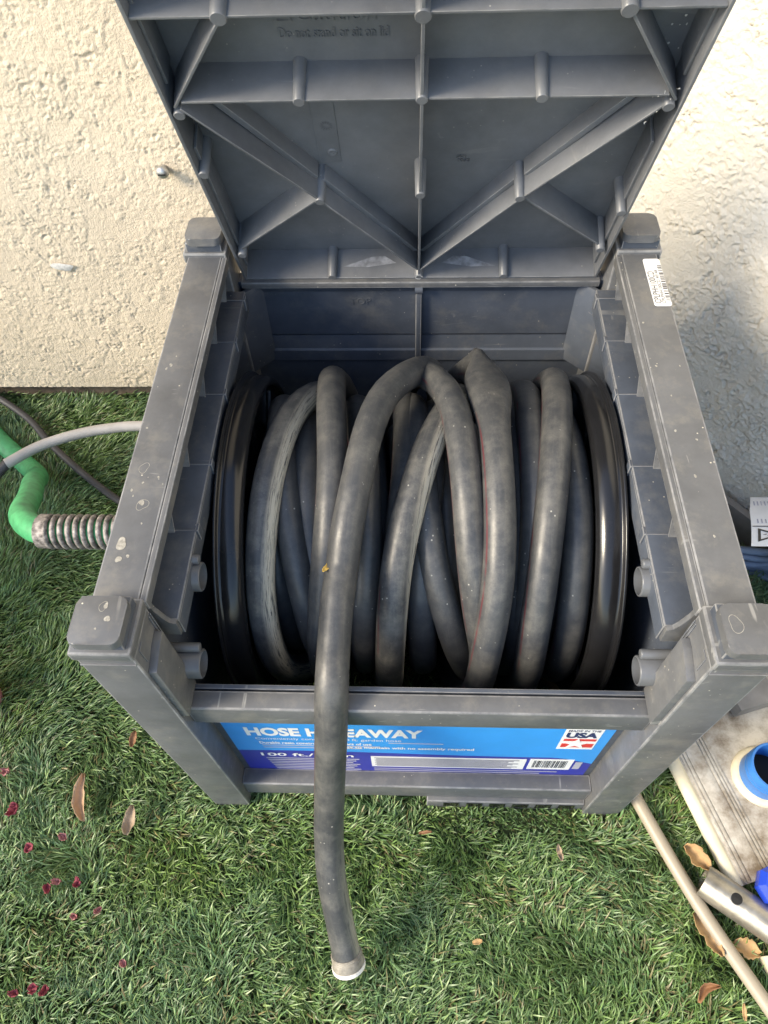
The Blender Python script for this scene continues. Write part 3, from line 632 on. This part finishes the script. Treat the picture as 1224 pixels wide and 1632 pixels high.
gp = spline([(-.655, .490, .095), (-.612, .525, .096), (-.556, .549, .098), (-.50, .561, .10), (-.44, .566, .10), (-.30, .56, .10)], 8)
tube('pipe_body', gp, .0085, 'greyhose', gy, 14); d = gp[0]-gp[1]; d /= np.linalg.norm(d)
tube('dark_end', [gp[0]-d*.002, gp[0]+d*.07+np.array([0, 0, -.03])], .0080, 'cable', gy, 14)
V, Fc = tubeg(spline([(-.86, .82*.86, .03), (-.786, .70, .034), (-.70, .648, .028), (-.640, .588, .03), (-.587, .541, .03), (-.535, .50, .028), (-.47, .455, .03), (-.36, .40, .03)], 8), .0062, 12)
c_ = mk('black_cable', V, Fc, 'cable', smooth=True); tag(c_, 'thin black cable running over dark grass from the wall to the box', 'cable')
V, Fc = tubeg([(-.606, .134, .002), (-.606, .134, .03), (-.606, .134, .066), (-.606, .134, .068)], [.020, .025, .028, .026], 24); pk = mk('pink_pot', V, Fc, 'pink', auto=40); tag(pk, 'pinkish red rounded edge of an object at the left picture border', 'pot')

# ------------------------------------------------------------------ things on the right
dv = np.array([.302, -.953]); nv_ = np.array([.953, .302]); p0 = np.array([.330, .060])
def PL(s_, w, z): q = p0+dv*s_+nv_*w; return (q[0], q[1], z)
pl = empty('aluminium_plank', (p0[0]+.05, p0[1], .0)); tag(pl, 'dirty pale aluminium plank with long grooves lying right of the box', 'plank')
def pbox(name, s0, s1, w0, w1, z0, z1, mat, par=pl, bev=.0008): return box(name, s0, s1, w0, w1, z0, z1, mat, par, bev, 2, xf=PL)
pbox('deck', -.42, .150, .004, .19, .014, .034, 'alu')
tube('edge_bead', [PL(-.42, .004, .027), PL(.150, .004, .027)], .009, 'cream', pl, 14)
for w0, w1, z in ((.012, .0150, .0352), (.0160, .020, .0356), (.0212, .040, .0350), (.0415, .045, .0356), (.0462, .0495, .0354), (.0505, .054, .0350)): pbox('ridge', -.42, .1485, w0, w1, .033, z, 'alu', pl, .0006)
pbox('side_bar', -.40, -.030, .105, .160, .0335, .060, 'greybar')
bpz = empty('blue_pipe_stub', (.437, .045, .034)); tag(bpz, 'short blue plastic pipe stub standing upright on the aluminium plank', 'pipe')
def zl(prof, cx, cy, n=36):
    m = len(prof); V = [(cx+r*math.cos(a), cy+r*math.sin(a), z) for a in np.linspace(0, 2*math.pi, n, endpoint=False) for z, r in prof]
    return V, [(i*m+j, ((i+1) % n)*m+j, ((i+1) % n)*m+j+1, i*m+j+1) for i in range(n) for j in range(m-1)]
mk('pipe_wall', *zl([(.035, .0305), (.060, .0300), (.061, .0306), (.063, .0300), (.068, .0300), (.069, .0306), (.071, .0300), (.0785, .0300), (.080, .0292), (.080, .0268), (.078, .0262), (.036, .0262), (.036, .0001)], .4375, .0445), 'bluepipe', bpz, auto=40)
mk('base_ring', *zl([(.034, .0375), (.039, .0370), (.042, .034), (.042, .0304), (.036, .0304)], .4375, .0445), 'cream', bpz, auto=60)
mk('dark_bottom', *zl([(.040, .026), (.0402, .0001)], .4375, .0445), 'hole', bpz)
mt = empty('metal_tube', (.39, -.11, .03)); tag(mt, 'dull silver metal tube with a round drilled hole beside the plank end', 'tube')
a0 = np.array([.3395, -.0745, .030]); a1 = np.array([.4600, -.1600, .0395]); dd = (a1-a0)/np.linalg.norm(a1-a0)
n = 32; prof = [(0, .0165), (0, .0188), (.0006, .0192), (.14, .0192)]; up = np.array([0, 0, 1.])-dd*dd[2]; up /= np.linalg.norm(up); sd_ = np.cross(dd, up)
V = [tuple(a0+dd*s_+(up*math.cos(t)+sd_*math.sin(t))*r) for t in np.linspace(0, 2*math.pi, n, endpoint=False) for s_, r in [(.06, .0163)]+prof]; m = 5
mk('tube_wall', V, [(i*m+j, i*m+j+1, ((i+1) % n)*m+j+1, ((i+1) % n)*m+j) for i in range(n) for j in range(m-1)], 'zinc', mt, auto=40)
def on_tube(s_, t, r=.0195): return tuple(a0+dd*s_+(up*math.cos(t)+sd_*math.sin(t))*r)
hc = [on_tube(.036+.0062*math.cos(q), .10+.33*math.sin(q)) for q in np.linspace(0, 2*math.pi, 20, endpoint=False)]; mk('drilled_hole', [on_tube(.036, .10, .0199)]+hc, [(0, 1+k, 1+(k+1) % 20) for k in range(20)], 'hole', mt)
hc2 = [on_tube(.036+k*math.cos(q), .10+k2*math.sin(q), .0197) for k, k2 in ((.0062, .33), (.0073, .39)) for q in np.linspace(0, 2*math.pi, 20, endpoint=False)]
mk('hole_rim', hc2, [(i, (i+1) % 20, 20+(i+1) % 20, 20+i) for i in range(20)], 'zinc', mt)
V, Fc = zl([(.036, .0001), (.036, .018), (.046, .0235), (.058, .0235), (.066, .018), (.070, .008), (.071, .0001)], .4150, -.0830, 8); bc = mk('blue_bottle', V, Fc, 'bluecap', auto=30); tag(bc, 'shiny dark blue bottle end beside the metal tube at the right border', 'bottle')
V, Fc = tubeg(spline([(.255, .085, .020), (.280, .015, .0230), (.331, -.099, .024), (.387, -.1985, .0235), (.44, -.29, .022)], 8), .0080, 16); po = mk('tan_pole', V, Fc, 'pole', smooth=True); tag(po, 'long thin tan pole lying in the grass, running under the box corner', 'pole')
V, Fc = prismg([(.392, -.150), (.43, -.145), (.43, -.185), (.402, -.182)], .001, .026, .002); wb = mk('white_block', V, Fc, 'cream', auto=40); tag(wb, 'small off-white block at the right border below the metal tube', 'block')

# cord with warning tag behind the right rail
cb = empty('cord_coil', (.50, .30, 0)); tag(cb, 'coil of blue-grey cord lying behind the right side of the box', 'cord')
for k in range(9):
    r0 = .055+.006*(k % 3); V = [(.495+.004*(k % 2)+r0*math.cos(t), .295+r0*1.1*math.sin(t)+.003*k*math.cos(t*2), .012+.009*k+.004*math.sin(t*3+k)) for t in np.linspace(0, 2*math.pi, 40)]
    mk('cord_loop', *tubeg(V, .0055, 8), 'bluegrey', cb, smooth=True)
mk('blue_tie', *tubeg(spline([(.50, .325, .09), (.52, .318, .105), (.54, .31, .10)], 6), .008, 10), 'bluepipe', cb, smooth=True)
tg = empty('warning_tag', (.50, .36, .10)); tag(tg, 'curled white paper warning tag with black print at the right border', 'tag')
def TG(u, v, d=0): # u across 0..1, v down 0..1, curled sheet
    a_ = -.9+1.5*v; q = np.array([.452+.075*u, .405-.055*(a_+.9)/1.5*1.55, .118+.028*math.cos(a_)]); q[0] += .016*(1-v)*(1-u)+.010*(v < 0)
    return tuple(q+np.array([0, -math.sin(a_)*.0, 1])*d)
gu, gv = 10, 16; ok = lambda u, v: (u, v)
V = [TG(i/gu+(.10*max(0, .35-j/gv)/.35*(1-i/gu)), j/gv) for i in range(gu+1) for j in range(gv+1)]
mk('paper', V, [(i*(gv+1)+j, (i+1)*(gv+1)+j, (i+1)*(gv+1)+j+1, i*(gv+1)+j+1) for i in range(gu) for j in range(gv)], 'lwhite', tg, smooth=True)
text('warning_text', 'WARNING', .012, 'ink', tg, lambda x, y, z: TG(.64-y/.012*.16, .62-x/.06*.5, .0012), bold=.0004, width=.058)
for k in range(5): mk('print_line', [TG(.12+.08*k+q, w_, .001) for q, w_ in ((0, .12), (.03, .12), (.03, .60), (0, .60))], [(0, 1, 2, 3)], 'lgrey', tg)
mk('rule_line', [TG(q, w_, .001) for q, w_ in ((.02, .655), (.98, .655), (.98, .67), (.02, .67))], [(0, 1, 2, 3)], 'ink', tg)
to = [(.12, .70), (.12, .93), (.55, .815)]; ti = [(.17, .74), (.17, .89), (.46, .815)]
mk('warning_triangle', [TG(*q, .001) for q in to+ti], [(0, 1, 4, 3), (1, 2, 5, 4), (2, 0, 3, 5)], 'ink', tg)
mk('lightning_mark', [TG(*q, .0012) for q in ((.20, .815), (.28, .795), (.27, .815), (.38, .815), (.29, .835), (.30, .815))], [(0, 1, 2), (3, 4, 5), (2, 3, 5)], 'ink', tg)
V, Fc = boxg(0, .16, 0, .012, .0, .07, .002); wo = mk('wood_offcut', [(.462+v[0]*.645+v[1]*.76, .455-v[0]*.764+v[1]*.645, v[2]) for v in V], Fc, 'greybar', auto=40); tag(wo, 'grey weathered board edge along the foot of the right wall', 'board')

# ------------------------------------------------------------------ added shrub, unseen left of the picture, put there to shade the wall corner
M['bark'] = simple('shrub_bark', (.10, .07, .045), .9); M['shrubleaf'] = leafmat('shrub_leaf', (.05, .11, .03), (.03, .07, .02), 25)
sh = empty('added_shade_shrub', (-1.22, .10, 0)); tag(sh, 'added leafy green shrub outside the picture, shading the wall corner', 'shrub')
for k in range(6):
    a_ = k*1.05; tube('trunk', spline([(-1.22, .10, 0), (-1.22+.08*math.cos(a_), .10+.08*math.sin(a_), .2), (-1.22+.22*math.cos(a_), .10+.26*math.sin(a_), .46)], 5), [.012, .008, .003], 'bark', sh, 8)
nl = 3200; c_ = rng.normal(0, 1, (nl, 3)); c_ /= np.linalg.norm(c_, axis=1)[:, None]; c_ *= (rng.random(nl)**.4)[:, None]
c_ = c_*[.27, .38, .24]+[-1.22, .10, .33]; c_[:, 2] = np.maximum(c_[:, 2], .06)
d_ = rng.normal(0, 1, (nl, 3)); d_ /= np.linalg.norm(d_, axis=1)[:, None]; e_ = np.cross(d_, rng.normal(0, 1, (nl, 3))); e_ /= np.linalg.norm(e_, axis=1)[:, None]
V = np.stack([c_-d_*.022, c_+e_*.011, c_+d_*.022, c_-e_*.011], 1).reshape(-1, 3)
mk('crown', V, (np.arange(nl)[:, None]*4+np.arange(4)).tolist(), 'shrubleaf', sh)

# ------------------------------------------------------------------ leaves and petals
def leaf(name, x, y, L_, w, az, curl, mat, label, cat='leaf', z=.026, tilt=.15, notch=.0, seed=0, bend=0., grp=None, curlx=0):
    kf = .95 if cat == 'petal' else .8; L_ *= kf; w *= kf; r_ = random.Random(seed); nu, nv2 = 12, 6; V = []
    jag = [1+r_.uniform(-.28, .2)*(1 if notch else .5) for _ in range(2*(nu+1))]
    for i in range(nu+1):
        u = i/nu; prof_ = (math.sin(math.pi*min(1, u*.92+.06))**.7)*w/2
        for j in range(nv2+1):
            s_ = 2*j/nv2-1; ww = prof_*(jag[i] if s_ < 0 else jag[nu+1+i])
            px = (u-.5)*L_; py = s_*ww+bend*math.sin(math.pi*u)*L_; pz = curl*w*(s_*s_)*.6+curlx*.3*L_*(2*u-1)**2+curlx*.2*L_*math.sin(6*s_+5*u+seed)+.10*L_*math.sin(u*7+seed)*.25+tilt*px+r_.uniform(-.0006, .0006)
            V.append((x+px*math.cos(az)-py*math.sin(az), y+px*math.sin(az)+py*math.cos(az), z+pz))
    Fc = [(i*(nv2+1)+j, (i+1)*(nv2+1)+j, (i+1)*(nv2+1)+j+1, i*(nv2+1)+j+1) for i in range(nu) for j in range(nv2)]
    o = mk(name, V, Fc, mat, smooth=True); md = o.modifiers.new('thickness', 'SOLIDIFY'); md.thickness = .0005; return tag(o, label, cat, grp)
leaf('dry_leaf', -.424, .002, .070, .019, 1.75, .9, 'leaf_t', 'long curled tan leaf on the grass left of the front left post', seed=1, bend=.12)
leaf('dry_leaf', -.359, -.024, .042, .019, 1.5, .7, 'leaf_g', 'short grey-brown leaf on the grass just below the long curled one', seed=2)
leaf('dry_leaf', -.380, .080, .026, .012, 1.5, .6, 'leaf_b', 'small faded brown leaf half sunk in grass beside the front left post', seed=3, z=.02)
leaf('dry_leaf', .337, -.051, .043, .026, -.9, .7, 'leaf', 'broad yellow-tan dry leaf between the tan pole and the plank', notch=1, seed=4, z=.03)
leaf('dry_leaf', .336, -.130, .060, .022, -1.15, .7, 'leaf', 'torn tan leaf lying along the left side of the tan pole', notch=1, seed=5, z=.022)
leaf('dry_leaf', .378, -.143, .034, .026, -.4, .5, 'leaf', 'tan dry leaf tucked under the metal tube right of the pole', notch=1, seed=6, z=.018)
leaf('dry_leaf', .322, -.188, .036, .011, .55, 1.1, 'leaf_b', 'curled reddish brown leaf on grass near the bottom right', seed=7, bend=.2, z=.03)
leaf('dry_leaf', .187, .158, .055, .016, -.9, .5, 'leaf', 'brown leaf on the dark ground inside the box under the reel', seed=8, z=.03)
leaf('dry_leaf', .357, -.203, .020, .006, 1.5, .4, 'leaf', 'tiny tan leaf sliver at the bottom edge near the pole', seed=9, z=.03)
leaf('dry_leaf', .013, .0 -.03, .020, .005, .1, .4, 'leaf_b', 'thin reddish leaf sliver on grass just below the box, centre', seed=10, z=.03)
leaf('dry_leaf', .072, -.145, .014, .007, .2, .5, 'leaf', 'small pale brown leaf on the grass right of the hose end', seed=12, z=.03)
leaf('dry_leaf', .175, -.05, .007, .024, .2, .4, 'leaf_g', 'narrow upright grey twig-like leaf below the box right half', seed=13, z=.03)
PT = [(-.535, .031, .013, 'petal_p', 'faded pink petal at the left border, topmost of the petals'), (-.510, -.016, .017, 'petal', 'largest dark red petal near the left border'),
 (-.437, -.046, .010, 'petal_p', 'pale pink petal just below the long curled tan leaf'), (-.476, -.060, .013, 'petal', 'crimson petal left of and below the pale pink one'),
 (-.440, -.104, .012, 'petal', 'left one of two crimson petals lying close together'), (-.431, -.096, .010, 'petal_p', 'pinker right one of two petals lying close together'),
 (-.406, -.096, .011, 'petal', 'single crimson petal right of the close pair of petals'), (-.400, -.132, .009, 'petal_p', 'pale pink petal below the close pair of petals'),
 (-.373, -.125, .009, 'petal_p', 'salmon petal to the right of the pale pink one, mid lower left'), (-.331, -.177, .009, 'petal_p', 'pale petal furthest right among the fallen petals'),
 (-.427, -.204, .012, 'petal', 'dark red petal, left of the two near the bottom edge'), (-.414, -.205, .011, 'petal', 'rosy red petal, right of the two near the bottom edge'),
 (-.448, -.209, .010, 'petal', 'small dark petal at the lower left, lowest of all')]
for i, (x, y, s_, mt_, lb) in enumerate(PT): leaf('fallen_petal', x, y, s_, s_*.85, i*1.3, .8, mt_, lb, 'petal', z=.029, tilt=.35*(-1)**i, notch=1, curlx=1, seed=40+i, grp='fallen petals on the grass')
leaf('leaf_scrap', -.0835, .1225, .016, .006, 1.2, .4, 'yellow', 'tiny yellow leaf scrap stuck to the left side of the hanging hose', z=.418, tilt=-.5, seed=91)
